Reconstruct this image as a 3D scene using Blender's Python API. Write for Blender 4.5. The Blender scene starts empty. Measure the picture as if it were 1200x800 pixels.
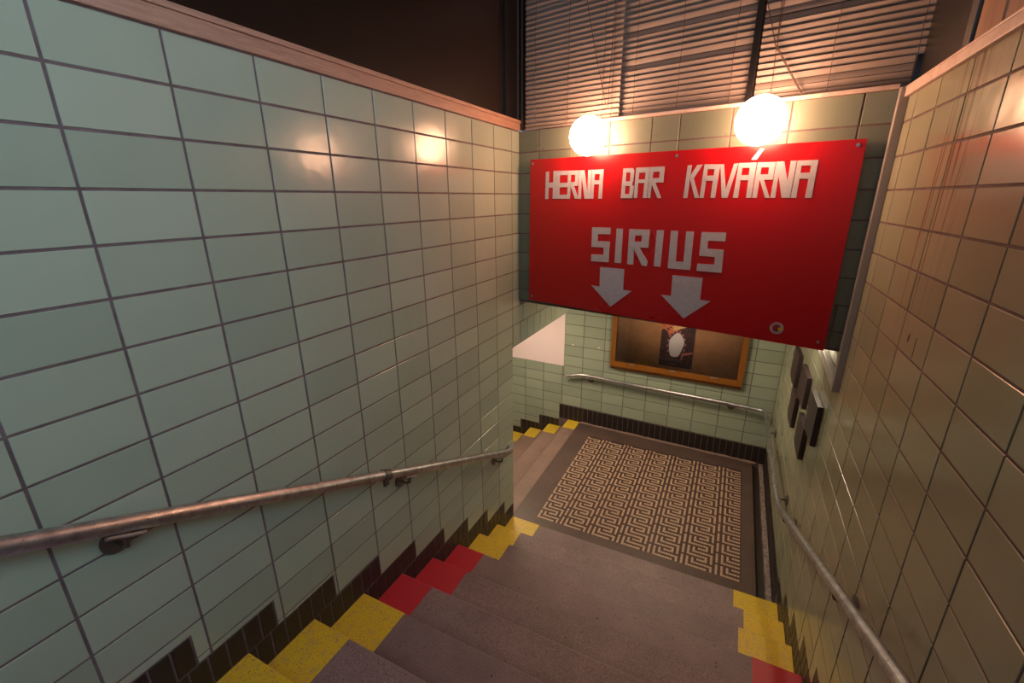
import bpy, bmesh, math, random
from mathutils import Vector, Matrix
random.seed(7)

# ---------------------------------------------------------------- camera, world, exposure
# Everything below is laid out in tile heights (1 unit = 15 cm) around the eye,
# then scaled to metres with the landing floor at z = 0.
S = 0.15
Z0 = 20.36
def P(x, y, z): return Vector((x * S, y * S, (z + Z0) * S))

scn = bpy.context.scene
cam_d = bpy.data.cameras.new('camera'); cam = bpy.data.objects.new('camera', cam_d)
scn.collection.objects.link(cam); scn.camera = cam
cam_d.sensor_width = 36; cam_d.lens = 521.933 / 1200 * 36; cam_d.clip_start = 0.02; cam_d.clip_end = 100
yaw, pit, rol = -0.461956, 0.311093, -0.006285
F = Vector((math.sin(yaw) * math.cos(pit), math.cos(yaw) * math.cos(pit), -math.sin(pit)))
R0 = Vector((math.cos(yaw), -math.sin(yaw), 0)); U0 = R0.cross(F)
Rr = R0 * math.cos(rol) + U0 * math.sin(rol); Ur = -R0 * math.sin(rol) + U0 * math.cos(rol)
mw = Matrix((Rr, Ur, -F)).transposed().to_4x4(); mw.translation = P(10.6472, 0, 0)
cam.matrix_world = mw

world = bpy.data.worlds.new('dusk_sky'); scn.world = world; world.use_nodes = True
bg = world.node_tree.nodes['Background']; bg.inputs[0].default_value = (0.49, 0.66, 0.80, 1); bg.inputs[1].default_value = 8.8
GLOBE = 42.0          # radiance of the two glass globes
TUBE = 130.0           # radiance of the lamp hidden behind the bulkhead
PASSAGE = 33.0        # radiance of the passage ceiling lamp
vs = scn.view_settings
vs.view_transform = 'Standard'; vs.look = 'None'; vs.gamma = 1.0; vs.use_curve_mapping = False
vs.exposure = 0.0

# ---------------------------------------------------------------- helpers
COL = scn.collection
class MB:
    def __init__(s): s.v = []; s.f = []; s.sm = False
    def add(s, pts, faces):
        n = len(s.v); s.v += [tuple(p) for p in pts]; s.f += [tuple(i + n for i in f) for f in faces]
    def box(s, x0, x1, y0, y1, z0, z1, conv=P):
        pts = [conv(x, y, z) for x in (x0, x1) for y in (y0, y1) for z in (z0, z1)]
        s.add(pts, [(0, 1, 3, 2), (4, 6, 7, 5), (0, 4, 5, 1), (2, 3, 7, 6), (0, 2, 6, 4), (1, 5, 7, 3)])
    def prism(s, poly, d, conv):
        # poly: list of 2-D points, d: (d0, d1); conv(a, b, d) -> Vector
        n = len(poly)
        pts = [conv(a, b, d[0]) for a, b in poly] + [conv(a, b, d[1]) for a, b in poly]
        fs = [tuple(range(n)), tuple(range(2 * n - 1, n - 1, -1))]
        fs += [(i, (i + 1) % n, n + (i + 1) % n, n + i) for i in range(n)]
        s.add(pts, fs)
    def tube(s, pts, r, seg=16, cap=True):
        pts = [Vector(p) for p in pts]; n = len(pts); base = len(s.v)
        t0 = (pts[1] - pts[0]).normalized()
        nrm = t0.orthogonal().normalized()
        for i, p in enumerate(pts):
            t = (pts[min(i + 1, n - 1)] - pts[max(i - 1, 0)]).normalized()
            nrm = (nrm - t * nrm.dot(t)).normalized(); b = t.cross(nrm)
            rr = r[i] if isinstance(r, (list, tuple)) else r
            for k in range(seg):
                a = 2 * math.pi * k / seg
                s.v.append(tuple(p + (nrm * math.cos(a) + b * math.sin(a)) * rr))
        for i in range(n - 1):
            for k in range(seg):
                k2 = (k + 1) % seg
                s.f.append((base + i * seg + k, base + i * seg + k2, base + (i + 1) * seg + k2, base + (i + 1) * seg + k))
        if cap:
            s.f.append(tuple(base + k for k in range(seg))[::-1]); s.f.append(tuple(base + (n - 1) * seg + k for k in range(seg)))
    def ball(s, c, r, nu=32, nv=20, sz=1.0):
        base = len(s.v); c = Vector(c)
        for j in range(1, nv):
            th = math.pi * j / nv
            for i in range(nu):
                a = 2 * math.pi * i / nu
                s.v.append(tuple(c + Vector((math.sin(th) * math.cos(a), math.sin(th) * math.sin(a), math.cos(th) * sz)) * r))
        s.v.append(tuple(c + Vector((0, 0, r * sz)))); s.v.append(tuple(c - Vector((0, 0, r * sz))))
        T = base + (nv - 1) * nu; Bm = T + 1
        for j in range(nv - 2):
            for i in range(nu):
                i2 = (i + 1) % nu; s.f.append((base + j * nu + i, base + (j + 1) * nu + i, base + (j + 1) * nu + i2, base + j * nu + i2))
        for i in range(nu):
            i2 = (i + 1) % nu; s.f.append((T, base + i, base + i2)); s.f.append((Bm, base + (nv - 2) * nu + i2, base + (nv - 2) * nu + i))
    def mesh(s, name, mat, smooth=False, bevel=0, origin=None):
        me = bpy.data.meshes.new(name)
        vv = s.v if origin is None else [tuple(Vector(p) - origin) for p in s.v]
        me.from_pydata(vv, [], s.f)
        bm = bmesh.new(); bm.from_mesh(me)
        bmesh.ops.recalc_face_normals(bm, faces=bm.faces)
        if bevel:
            bmesh.ops.bevel(bm, geom=[e for e in bm.edges if len(e.link_faces) == 2 and e.calc_face_angle(0) > 0.6], offset=bevel, segments=2, profile=0.6, affect='EDGES')
        if smooth:
            for f in bm.faces: f.smooth = True
            for e in bm.edges:
                if len(e.link_faces) == 2 and e.calc_face_angle(0) > 0.7: e.smooth = False
        bm.to_mesh(me); bm.free()
        me.materials.append(mat)
        return me
    def build(s, name, mat, parent=None, smooth=False, bevel=0, kind=None, label=None, origin=None):
        o = bpy.data.objects.new(name, s.mesh(name, mat, smooth, bevel, origin)); COL.objects.link(o)
        if origin is not None: o.location = origin
        if parent:
            o.parent = parent
            o.location = Vector(o.location) - parent_loc(parent)
        if kind: o['kind'] = kind
        if label: o['label'] = label
        return o
def parent_loc(p):
    l = Vector((0, 0, 0))
    while p: l += Vector(p.location); p = p.parent
    return l
def thing(name, label, cat, loc, group=None):
    o = bpy.data.objects.new(name, None); COL.objects.link(o); o.location = loc; o.empty_display_size = 0.05
    o['label'] = label; o['category'] = cat
    if group: o['group'] = group
    return o
def tag(o, label, cat, group=None):
    o['label'] = label; o['category'] = cat
    if group: o['group'] = group
    return o
def part(mb, name, mat, par, **k):
    # geometry is in world metres; children keep world position under an unrotated parent
    o = bpy.data.objects.new(name, mb.mesh(name, mat, k.get('smooth', False), k.get('bevel', 0))); COL.objects.link(o)
    o.parent = par; o.location = -parent_loc(par)
    if 'kind' in k: o['kind'] = k['kind']
    if 'label' in k: o['label'] = k['label']
    return o

# ---------------------------------------------------------------- materials
def mat(name, col, rough=0.5, metal=0.0, spec=0.5, **k):
    m = bpy.data.materials.new(name); m.use_nodes = True
    b = m.node_tree.nodes['Principled BSDF']
    b.inputs['Base Color'].default_value = (*col, 1); b.inputs['Roughness'].default_value = rough
    b.inputs['Metallic'].default_value = metal; b.inputs['Specular IOR Level'].default_value = spec
    return m
def N(m, t, **k):
    n = m.node_tree.nodes.new(t)
    for a, b in k.items(): setattr(n, a, b)
    return n
def L(m, a, b): m.node_tree.links.new(a, b)
def BS(m): return m.node_tree.nodes['Principled BSDF']
def noise(m, scale, detail=3, rough=0.5, vec=None, dist=0):
    n = N(m, 'ShaderNodeTexNoise'); n.inputs['Scale'].default_value = scale; n.inputs['Detail'].default_value = detail
    n.inputs['Roughness'].default_value = rough; n.inputs['Distortion'].default_value = dist
    if vec is None:
        g = N(m, 'ShaderNodeNewGeometry'); vec = g.outputs['Position']
    L(m, vec, n.inputs['Vector']); return n
def ramp(m, src, stops):
    r = N(m, 'ShaderNodeValToRGB'); e = r.color_ramp.elements
    while len(e) < len(stops): e.new(0.5)
    for i, (p, c) in enumerate(stops):
        e[i].position = p; e[i].color = (*c, 1) if len(c) == 3 else c
    L(m, src, r.inputs[0]); return r
def mix(m, fac, a, b, mode='MIX'):
    n = N(m, 'ShaderNodeMix', data_type='RGBA', blend_type=mode)
    for s, i in ((fac, 0), (a, 6), (b, 7)):
        if hasattr(s, 'is_linked'): L(m, s, n.inputs[i])
        elif i == 0: n.inputs[0].default_value = s
        else: n.inputs[i].default_value = (*s, 1)
    return n.outputs[2]
def bump(m, h, strength=0.2, dist=0.002):
    b = N(m, 'ShaderNodeBump'); b.inputs['Strength'].default_value = strength; b.inputs['Distance'].default_value = dist
    L(m, h, b.inputs['Height']); L(m, b.outputs[0], BS(m).inputs['Normal'])
def g3(v): return (v, v, v)

def tile_mat(name, c1, c2, streaks=False, rough=0.17):
    m = mat(name, c1, rough); b = BS(m)
    oi = N(m, 'ShaderNodeObjectInfo')
    big = noise(m, 3.0, 4, 0.6)
    f = mix(m, 0.45, oi.outputs['Random'], big.outputs[0])
    c = ramp(m, f, [(0.25, c1), (0.75, c2)]).outputs[0]
    if streaks:
        g = N(m, 'ShaderNodeNewGeometry'); mp = N(m, 'ShaderNodeMapping'); L(m, g.outputs['Position'], mp.inputs['Vector'])
        mp.inputs['Scale'].default_value = (1, 42, 0.9)
        st = ramp(m, noise(m, 1.0, 4, 0.6, mp.outputs[0], 0.3).outputs[0], [(0.54, g3(0)), (0.62, g3(1))]).outputs[0]
        sx = N(m, 'ShaderNodeSeparateXYZ'); L(m, g.outputs['Position'], sx.inputs[0])
        def band(out, a, b_, c_, d_):
            mr = N(m, 'ShaderNodeMapRange'); L(m, out, mr.inputs[0]); mr.inputs[1].default_value = a; mr.inputs[2].default_value = b_
            mr2 = N(m, 'ShaderNodeMapRange'); L(m, out, mr2.inputs[0]); mr2.inputs[1].default_value = d_; mr2.inputs[2].default_value = c_
            mm = N(m, 'ShaderNodeMath', operation='MULTIPLY'); L(m, mr.outputs[0], mm.inputs[0]); L(m, mr2.outputs[0], mm.inputs[1]); return mm.outputs[0]
        by = band(sx.outputs[1], 13.2 * S, 13.6 * S, 15.2 * S, 15.7 * S)
        bz = band(sx.outputs[2], (-3.6 + Z0) * S, (-0.5 + Z0) * S, 40 * S, 41 * S)
        mm = N(m, 'ShaderNodeMath', operation='MULTIPLY'); L(m, by, mm.inputs[0]); L(m, bz, mm.inputs[1])
        m2 = N(m, 'ShaderNodeMath', operation='MULTIPLY'); L(m, mm.outputs[0], m2.inputs[0]); L(m, st, m2.inputs[1])
        m3 = N(m, 'ShaderNodeMath', operation='MULTIPLY'); L(m, m2.outputs[0], m3.inputs[0]); m3.inputs[1].default_value = 0.85
        c = mix(m, m3.outputs[0], c, (0.13, 0.06, 0.03))
    L(m, c, b.inputs['Base Color'])
    rr = ramp(m, noise(m, 9, 4, 0.7).outputs[0], [(0.3, g3(rough * 0.8)), (0.7, g3(rough * 1.5))]); L(m, rr.outputs[0], b.inputs['Roughness'])
    bump(m, noise(m, 11, 2).outputs[0], 0.25, 0.004)
    return m
TILE = tile_mat('green_glazed_tile', (0.285, 0.332, 0.26), (0.345, 0.392, 0.308))
TILE_R = tile_mat('stained_green_glazed_tile', (0.295, 0.30, 0.208), (0.35, 0.345, 0.243), True)
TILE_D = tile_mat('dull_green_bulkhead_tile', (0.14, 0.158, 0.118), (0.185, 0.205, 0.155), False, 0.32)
BLACK = mat('black_glazed_tile', (0.018, 0.012, 0.011), 0.42); bump(BLACK, noise(BLACK, 20, 2).outputs[0], 0.2, 0.002)
GROUT = mat('dark_grout', (0.06, 0.036, 0.032), 0.85)
L(GROUT, ramp(GROUT, noise(GROUT, 14, 4, 0.6).outputs[0], [(0.3, (0.09, 0.056, 0.06)), (0.7, (0.17, 0.115, 0.125))]).outputs[0], BS(GROUT).inputs['Base Color'])
GROUT2 = mat('pale_grout', (0.12, 0.09, 0.08), 0.85)

def terrazzo(name, a, b_, c_, grime_shade=False):
    m = mat(name, a, 0.55)
    sp = noise(m, 190, 2, 0.9)
    c = ramp(m, sp.outputs[0], [(0.36, b_), (0.46, a), (0.60, a), (0.68, c_)]).outputs[0]
    lg = ramp(m, noise(m, 2.6, 5, 0.65).outputs[0], [(0.3, g3(0.78)), (0.7, g3(1.12))]).outputs[0]
    c = mix(m, 1, c, lg, 'MULTIPLY')
    pit = ramp(m, noise(m, 38, 2, 0.4).outputs[0], [(0.25, g3(0.35)), (0.29, g3(1))]).outputs[0]
    c = mix(m, 1, c, pit, 'MULTIPLY')
    if grime_shade:
        # dirt plus the shade below each nosing, painted along every tread's inner edge
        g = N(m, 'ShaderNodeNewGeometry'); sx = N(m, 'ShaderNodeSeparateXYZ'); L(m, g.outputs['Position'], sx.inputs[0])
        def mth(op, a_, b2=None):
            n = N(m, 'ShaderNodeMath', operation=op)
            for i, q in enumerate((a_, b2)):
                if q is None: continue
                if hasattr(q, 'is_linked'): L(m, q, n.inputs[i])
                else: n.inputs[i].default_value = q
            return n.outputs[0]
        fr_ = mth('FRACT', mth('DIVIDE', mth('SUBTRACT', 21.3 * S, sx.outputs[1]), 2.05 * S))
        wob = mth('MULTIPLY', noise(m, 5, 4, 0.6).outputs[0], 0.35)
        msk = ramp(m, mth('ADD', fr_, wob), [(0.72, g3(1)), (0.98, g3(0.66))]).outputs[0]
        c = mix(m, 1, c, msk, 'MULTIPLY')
    L(m, c, BS(m).inputs['Base Color']); bump(m, sp.outputs[0], 0.25, 0.001); return m
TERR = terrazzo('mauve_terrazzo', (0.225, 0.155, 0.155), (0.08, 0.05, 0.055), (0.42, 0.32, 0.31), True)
TERR2 = terrazzo('pink_worn_terrazzo', (0.26, 0.165, 0.14), (0.15, 0.09, 0.08), (0.34, 0.24, 0.21))
def paint(name, a, worn):
    m = mat(name, a, 0.45)
    w = ramp(m, noise(m, 26, 6, 0.8).outputs[0], [(0.50, g3(0)), (0.62, g3(0.75))]).outputs[0]
    sp = ramp(m, noise(m, 170, 2, 0.6).outputs[0], [(0.60, g3(0)), (0.66, g3(0.85))]).outputs[0]
    c = mix(m, w, a, worn); c = mix(m, sp, c, (0.16, 0.10, 0.07)); L(m, c, BS(m).inputs['Base Color'])
    bump(m, noise(m, 120, 2).outputs[0], 0.3, 0.001); return m
YEL = paint('yellow_floor_paint', (0.68, 0.46, 0.02), (0.50, 0.33, 0.11))
RED = paint('red_floor_paint', (0.48, 0.012, 0.03), (0.38, 0.03, 0.05))
def tess(name, a, b_, s=0.0225):
    m = mat(name, a, 0.4); g = N(m, 'ShaderNodeNewGeometry')
    br = N(m, 'ShaderNodeTexBrick'); br.offset = 0; br.squash = 1
    L(m, g.outputs['Position'], br.inputs['Vector'])
    br.inputs['Scale'].default_value = 1; br.inputs['Brick Width'].default_value = s; br.inputs['Row Height'].default_value = s
    br.inputs['Mortar Size'].default_value = s * 0.09; br.inputs['Color1'].default_value = (*a, 1); br.inputs['Color2'].default_value = (*b_, 1)
    br.inputs['Mortar'].default_value = (a[0] * 1.5 + .03, a[1] * 1.4 + .025, a[2] * 1.4 + .02, 1)
    n = ramp(m, noise(m, 3, 5, 0.6).outputs[0], [(0.3, g3(0.8)), (0.7, g3(1.2))]).outputs[0]
    L(m, mix(m, 1, br.outputs[0], n, 'MULTIPLY'), BS(m).inputs['Base Color']); return m
TESS_D = tess('dark_maroon_tesserae', (0.045, 0.02, 0.02), (0.062, 0.028, 0.027))
TESS_B = tess('brown_border_tesserae', (0.075, 0.046, 0.042), (0.09, 0.056, 0.05), 0.018)
TESS_L = mat('beige_tesserae', (0.42, 0.27, 0.17), 0.4)
L(TESS_L, ramp(TESS_L, noise(TESS_L, 40, 2, 0.7).outputs[0], [(0.3, (0.42, 0.28, 0.19)), (0.7, (0.58, 0.41, 0.30))]).outputs[0], BS(TESS_L).inputs['Base Color'])
STEEL = mat('worn_steel_pipe', (0.50, 0.46, 0.45), 0.33, 1.0)
L(STEEL, ramp(STEEL, noise(STEEL, 22, 5, 0.7).outputs[0], [(0.3, (0.31, 0.29, 0.31)), (0.6, (0.56, 0.55, 0.59))]).outputs[0], BS(STEEL).inputs['Base Color'])
L(STEEL, ramp(STEEL, noise(STEEL, 60, 4, 0.7).outputs[0], [(0.3, g3(0.25)), (0.7, g3(0.5))]).outputs[0], BS(STEEL).inputs['Roughness'])
DARKM = mat('dark_bracket_metal', (0.16, 0.14, 0.13), 0.45, 0.8)
TRIMW = mat('cream_painted_trim', (0.62, 0.46, 0.40), 0.5)
L(TRIMW, ramp(TRIMW, noise(TRIMW, 18, 5, 0.7).outputs[0], [(0.3, (0.50, 0.36, 0.31)), (0.6, (0.66, 0.5, 0.44))]).outputs[0], BS(TRIMW).inputs['Base Color'])
TRUNK = mat('white_cable_trunking', (0.62, 0.56, 0.52), 0.4)
TRUNK2 = mat('grey_duct', (0.34, 0.31, 0.30), 0.45)
WOODP = mat('pink_painted_wood', (0.40, 0.21, 0.15), 0.5)
mpw = N(WOODP, 'ShaderNodeMapping'); gpw = N(WOODP, 'ShaderNodeNewGeometry'); L(WOODP, gpw.outputs['Position'], mpw.inputs[0]); mpw.inputs['Scale'].default_value = (8, 2, 40)
L(WOODP, ramp(WOODP, noise(WOODP, 4, 5, 0.7, mpw.outputs[0]).outputs[0], [(0.3, (0.25, 0.13, 0.09)), (0.7, (0.46, 0.26, 0.19))]).outputs[0], BS(WOODP).inputs['Base Color'])
REDP = mat('red_sign_enamel', (0.41, 0.003, 0.007), 0.28)
L(REDP, ramp(REDP, noise(REDP, 2.5, 4, 0.6).outputs[0], [(0.3, g3(0.27)), (0.7, g3(0.34))]).outputs[0], BS(REDP).inputs['Roughness'])
LETT = mat('white_tape_lettering', (0.56, 0.53, 0.52), 0.5)
L(LETT, ramp(LETT, noise(LETT, 40, 4, 0.7).outputs[0], [(0.3, (0.40, 0.39, 0.44)), (0.7, (0.48, 0.47, 0.52))]).outputs[0], BS(LETT).inputs['Base Color'])
DGREY = mat('dark_grey_edge', (0.08, 0.075, 0.07), 0.5)
BLKM = mat('black_painted_frame', (0.009, 0.007, 0.007), 0.35)
GREYM = mat('grey_metal_strip', (0.06, 0.055, 0.055), 0.5, 0.0)
FILM = mat('brown_tinted_panel', (0.013, 0.007, 0.005), 0.25)
bump(FILM, noise(FILM, 3, 3).outputs[0], 0.3, 0.01)
SLAT = mat('beige_blind_slat', (0.28, 0.225, 0.20), 0.5)
SLAT_D = mat('blind_cord', (0.10, 0.06, 0.05), 0.8)
PLY = mat('brown_plywood', (0.26, 0.13, 0.075), 0.6)
mpp = N(PLY, 'ShaderNodeMapping'); gpp = N(PLY, 'ShaderNodeNewGeometry'); L(PLY, gpp.outputs['Position'], mpp.inputs[0]); mpp.inputs['Scale'].default_value = (8, 8, 1)
L(PLY, ramp(PLY, noise(PLY, 3, 5, 0.6, mpp.outputs[0]).outputs[0], [(0.3, (0.2, 0.095, 0.055)), (0.7, (0.31, 0.16, 0.095))]).outputs[0], BS(PLY).inputs['Base Color'])
OAK = mat('orange_varnished_wood', (0.36, 0.13, 0.018), 0.35)
mpo = N(OAK, 'ShaderNodeMapping'); gpo = N(OAK, 'ShaderNodeNewGeometry'); L(OAK, gpo.outputs['Position'], mpo.inputs[0]); mpo.inputs['Scale'].default_value = (2, 2, 30)
L(OAK, ramp(OAK, noise(OAK, 6, 5, 0.6, mpo.outputs[0]).outputs[0], [(0.3, (0.19, 0.06, 0.007)), (0.7, (0.29, 0.105, 0.014))]).outputs[0], BS(OAK).inputs['Base Color'])
BOARD = mat('brown_hardboard', (0.15, 0.07, 0.035), 0.7)
L(BOARD, ramp(BOARD, noise(BOARD, 9, 5, 0.6).outputs[0], [(0.3, (0.30, 0.14, 0.065)), (0.7, (0.38, 0.19, 0.09))]).outputs[0], BS(BOARD).inputs['Base Color'])
WHITE = mat('white_plaster', (0.78, 0.63, 0.66), 0.8)
PLAST = mat('grey_plaster', (0.35, 0.33, 0.31), 0.9)
SLATE = mat('dark_mauve_plaque', (0.038, 0.021, 0.022), 0.5)
SLEDGE = mat('pale_plaque_edge', (0.45, 0.36, 0.34), 0.6)
CURB = mat('worn_concrete_curb', (0.27, 0.2, 0.19), 0.7)
L(CURB, ramp(CURB, noise(CURB, 25, 5, 0.7).outputs[0], [(0.35, (0.12, 0.08, 0.08)), (0.6, (0.3, 0.23, 0.21))]).outputs[0], BS(CURB).inputs['Base Color'])
GUT = mat('dirty_gutter', (0.03, 0.018, 0.013), 0.6)
def emis(name, col, st):
    m = mat(name, (0.8, 0.8, 0.8), 0.3); b = BS(m); b.inputs['Emission Color'].default_value = (*col, 1); b.inputs['Emission Strength'].default_value = st; return m
GLOBEM = emis('lit_opal_glass', (1.0, 0.51, 0.29), GLOBE)
TUBEM = emis('lit_tube', (1.0, 0.86, 0.62), TUBE)
PASSM = emis('lit_passage_diffuser', (1.0, 0.79, 0.53), PASSAGE)
GLASS = bpy.data.materials.new('clear_pane'); GLASS.use_nodes = True
nt = GLASS.node_tree; nt.nodes.remove(nt.nodes['Principled BSDF'])
tr = nt.nodes.new('ShaderNodeBsdfTransparent'); gl = nt.nodes.new('ShaderNodeBsdfGlossy'); gl.inputs['Roughness'].default_value = 0.04
fr = nt.nodes.new('ShaderNodeFresnel'); fr.inputs[0].default_value = 1.5; mx = nt.nodes.new('ShaderNodeMixShader')
nt.links.new(fr.outputs[0], mx.inputs[0]); nt.links.new(tr.outputs[0], mx.inputs[1]); nt.links.new(gl.outputs[0], mx.inputs[2])
nt.links.new(mx.outputs[0], nt.nodes['Material Output'].inputs[0])

# sign lettering as strips of tape, in the plane of the bulkhead
LETTERS = {
  'letter_h': [[(1.882,1.221),(2.06,1.226),(2.037,-0.046),(1.855,-0.051)],[(2.317,1.246),(2.491,1.239),(2.483,-0.036),(2.298,-0.035)],[(2.035,0.715),(2.345,0.719),(2.322,0.484),(2.025,0.477)]],
  'letter_e': [[(2.505,1.238),(2.678,1.232),(2.681,-0.036),(2.498,-0.036)],[(2.505,1.238),(3.102,1.227),(3.103,1.034),(2.497,1.042)],[(2.666,0.688),(3.122,0.689),(3.116,0.487),(2.672,0.489)],[(2.676,0.142),(3.128,0.155),(3.121,-0.038),(2.498,-0.036)]],
  'letter_r': [[(3.13,1.226),(3.297,1.22),(3.277,-0.039),(3.121,-0.038)],[(3.13,1.226),(3.694,1.216),(3.689,1.031),(3.124,1.033)],[(3.531,1.217),(3.694,1.216),(3.691,0.534),(3.526,0.537)],[(3.297,0.714),(3.689,0.721),(3.684,0.534),(3.29,0.536)],[(3.29,0.536),(3.477,0.538),(3.699,0.046),(3.703,-0.041),(3.557,-0.04)]],
  'letter_n': [[(3.721,1.215),(3.87,1.209),(3.881,-0.041),(3.723,-0.041)],[(3.816,1.211),(4.003,1.215),(4.253,-0.043),(4.065,-0.042)],[(4.201,1.218),(4.372,1.212),(4.36,-0.043),(4.206,-0.043)]],
  'letter_a': [[(4.398,1.211),(4.547,1.205),(4.519,-0.044),(4.38,-0.044)],[(4.398,1.211),(4.98,1.215),(4.973,1.026),(4.395,1.024)],[(4.803,1.211),(4.98,1.215),(4.962,-0.046),(4.781,-0.045)],[(4.508,0.756),(4.939,0.756),(4.937,0.58),(4.504,0.584)]],
  'letter_b': [[(5.917,1.214),(6.071,1.208),(6.064,-0.029),(5.882,-0.028)],[(5.917,1.214),(6.381,1.206),(6.413,1.029),(5.918,1.036)],[(6.265,1.2),(6.429,1.121),(6.42,0.653),(6.268,0.657)],[(5.903,0.677),(6.384,0.675),(6.382,0.48),(5.899,0.485)],[(6.281,0.493),(6.469,0.489),(6.429,-0.031),(6.274,-0.03)],[(5.899,0.151),(6.403,0.146),(6.393,-0.03),(5.888,-0.028)]],
  'letter_a.001': [[(6.507,1.216),(6.657,1.21),(6.64,-0.026),(6.481,-0.026)],[(6.507,1.216),(7.106,1.216),(7.114,1.003),(6.513,1.015)],[(6.95,1.213),(7.106,1.216),(7.078,-0.028),(6.906,-0.028)],[(6.622,0.737),(7.105,0.734),(7.102,0.585),(6.623,0.596)]],
  'letter_r.001': [[(7.128,1.215),(7.283,1.209),(7.231,-0.029),(7.095,-0.029)],[(7.128,1.215),(7.742,1.214),(7.745,1.021),(7.123,1.023)],[(7.555,1.212),(7.742,1.214),(7.734,0.59),(7.549,0.595)],[(7.118,0.774),(7.732,0.771),(7.734,0.59),(7.112,0.595)],[(7.218,0.603),(7.394,0.609),(7.714,-0.032),(7.554,-0.031)]],
  'letter_k': [[(8.667,1.211),(8.831,1.223),(8.786,-0.034),(8.627,-0.033)],[(9.044,1.213),(9.248,1.218),(8.878,0.585),(8.803,0.806)],[(8.814,0.709),(8.93,0.787),(9.25,-0.031),(9.08,-0.035)]],
  'letter_a.002': [[(9.311,1.22),(9.464,1.218),(9.423,-0.032),(9.269,-0.031)],[(9.311,1.22),(9.903,1.202),(9.903,1.027),(9.308,1.041)],[(9.716,1.206),(9.903,1.202),(9.859,-0.034),(9.691,-0.033)],[(9.419,0.801),(9.886,0.795),(9.877,0.608),(9.418,0.61)]],
  'letter_v': [[(9.904,1.198),(10.028,1.201),(10.253,0.082),(10.236,-0.036),(10.105,-0.035)],[(10.392,1.198),(10.539,1.2),(10.315,-0.037),(10.152,-0.036)]],
  'letter_a.003': [[(10.555,1.209),(10.702,1.202),(10.695,-0.039),(10.513,-0.038)],[(10.555,1.209),(11.167,1.206),(11.172,1.029),(10.552,1.037)],[(10.949,1.208),(11.167,1.206),(11.153,-0.041),(10.977,-0.04)],[(10.672,0.779),(11.158,0.772),(11.159,0.588),(10.666,0.596)]],
  'accent': [[(11.204,1.675),(11.347,1.666),(11.15,1.299),(10.956,1.309)]],
  'letter_r.002': [[(11.193,1.205),(11.345,1.206),(11.345,-0.042),(11.18,-0.041)],[(11.193,1.205),(11.784,1.194),(11.791,1.017),(11.193,1.029)],[(11.595,1.199),(11.784,1.194),(11.783,0.589),(11.604,0.589)],[(11.323,0.784),(11.787,0.777),(11.783,0.589),(11.321,0.592)],[(11.355,0.591),(11.49,0.597),(11.771,-0.044),(11.619,-0.043)]],
  'letter_n.001': [[(11.805,1.193),(11.942,1.195),(11.95,-0.045),(11.792,-0.044)],[(11.812,1.201),(12.054,1.198),(12.427,-0.048),(12.156,-0.046)],[(12.251,1.205),(12.435,1.2),(12.419,-0.048),(12.258,-0.047)]],
  'letter_a.004': [[(12.458,1.203),(12.608,1.204),(12.618,-0.049),(12.439,-0.048)],[(12.458,1.203),(13.079,1.197),(13.083,1.024),(12.455,1.031)],[(12.893,1.198),(13.079,1.197),(13.085,-0.051),(12.885,-0.05)],[(12.559,0.794),(13.063,0.792),(13.068,0.587),(12.553,0.598)]],
  'letter_s': [[(4.543,-1.33),(5.486,-1.323),(5.48,-1.616),(4.54,-1.637)],[(4.537,-1.342),(4.857,-1.331),(4.862,-2.228),(4.559,-2.246)],[(4.544,-1.964),(5.495,-1.946),(5.488,-2.228),(4.545,-2.246)],[(5.193,-1.991),(5.483,-1.958),(5.48,-2.893),(5.203,-2.902)],[(4.564,-2.597),(5.491,-2.564),(5.48,-2.899),(4.568,-2.914)]],
  'letter_i': [[(5.779,-1.347),(6.09,-1.348),(6.104,-2.886),(5.785,-2.893)]],
  'letter_r.003': [[(6.396,-1.349),(6.678,-1.345),(6.698,-2.915),(6.408,-2.915)],[(6.396,-1.349),(7.339,-1.35),(7.345,-1.606),(6.399,-1.618)],[(7.003,-1.345),(7.339,-1.35),(7.334,-2.12),(7.011,-2.122)],[(6.408,-1.889),(7.34,-1.865),(7.334,-2.12),(6.409,-2.14)],[(6.634,-2.127),(6.922,-2.127),(7.359,-2.72),(7.336,-2.932),(7.109,-2.911)]],
  'letter_i.001': [[(7.652,-1.35),(7.959,-1.349),(7.955,-2.914),(7.656,-2.905)]],
  'letter_u': [[(8.26,-1.354),(8.562,-1.354),(8.6,-2.937),(8.284,-2.931)],[(8.276,-2.633),(9.234,-2.614),(9.229,-2.937),(8.285,-2.942)],[(8.899,-1.357),(9.209,-1.356),(9.229,-2.937),(8.926,-2.942)]],
  'letter_s.001': [[(9.514,-1.36),(10.448,-1.35),(10.454,-1.687),(9.523,-1.693)],[(9.514,-1.36),(9.783,-1.36),(9.827,-2.296),(9.523,-2.29)],[(9.526,-2.013),(10.441,-2.025),(10.442,-2.33),(9.526,-2.317)],[(10.143,-2.043),(10.441,-2.025),(10.477,-2.937),(10.167,-2.939)],[(9.498,-2.646),(10.462,-2.637),(10.463,-2.943),(9.497,-2.946)]],
  'arrow': [[(5.065,-3.157),(6.289,-3.16),(6.298,-4.125),(6.722,-4.137),(5.719,-5.012),(4.637,-4.081),(5.088,-4.108)]],
  'arrow.001': [[(8.519,-3.222),(9.772,-3.226),(9.779,-4.153),(10.193,-4.165),(9.186,-5.065),(8.103,-4.137),(8.547,-4.14)]],
}

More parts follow.
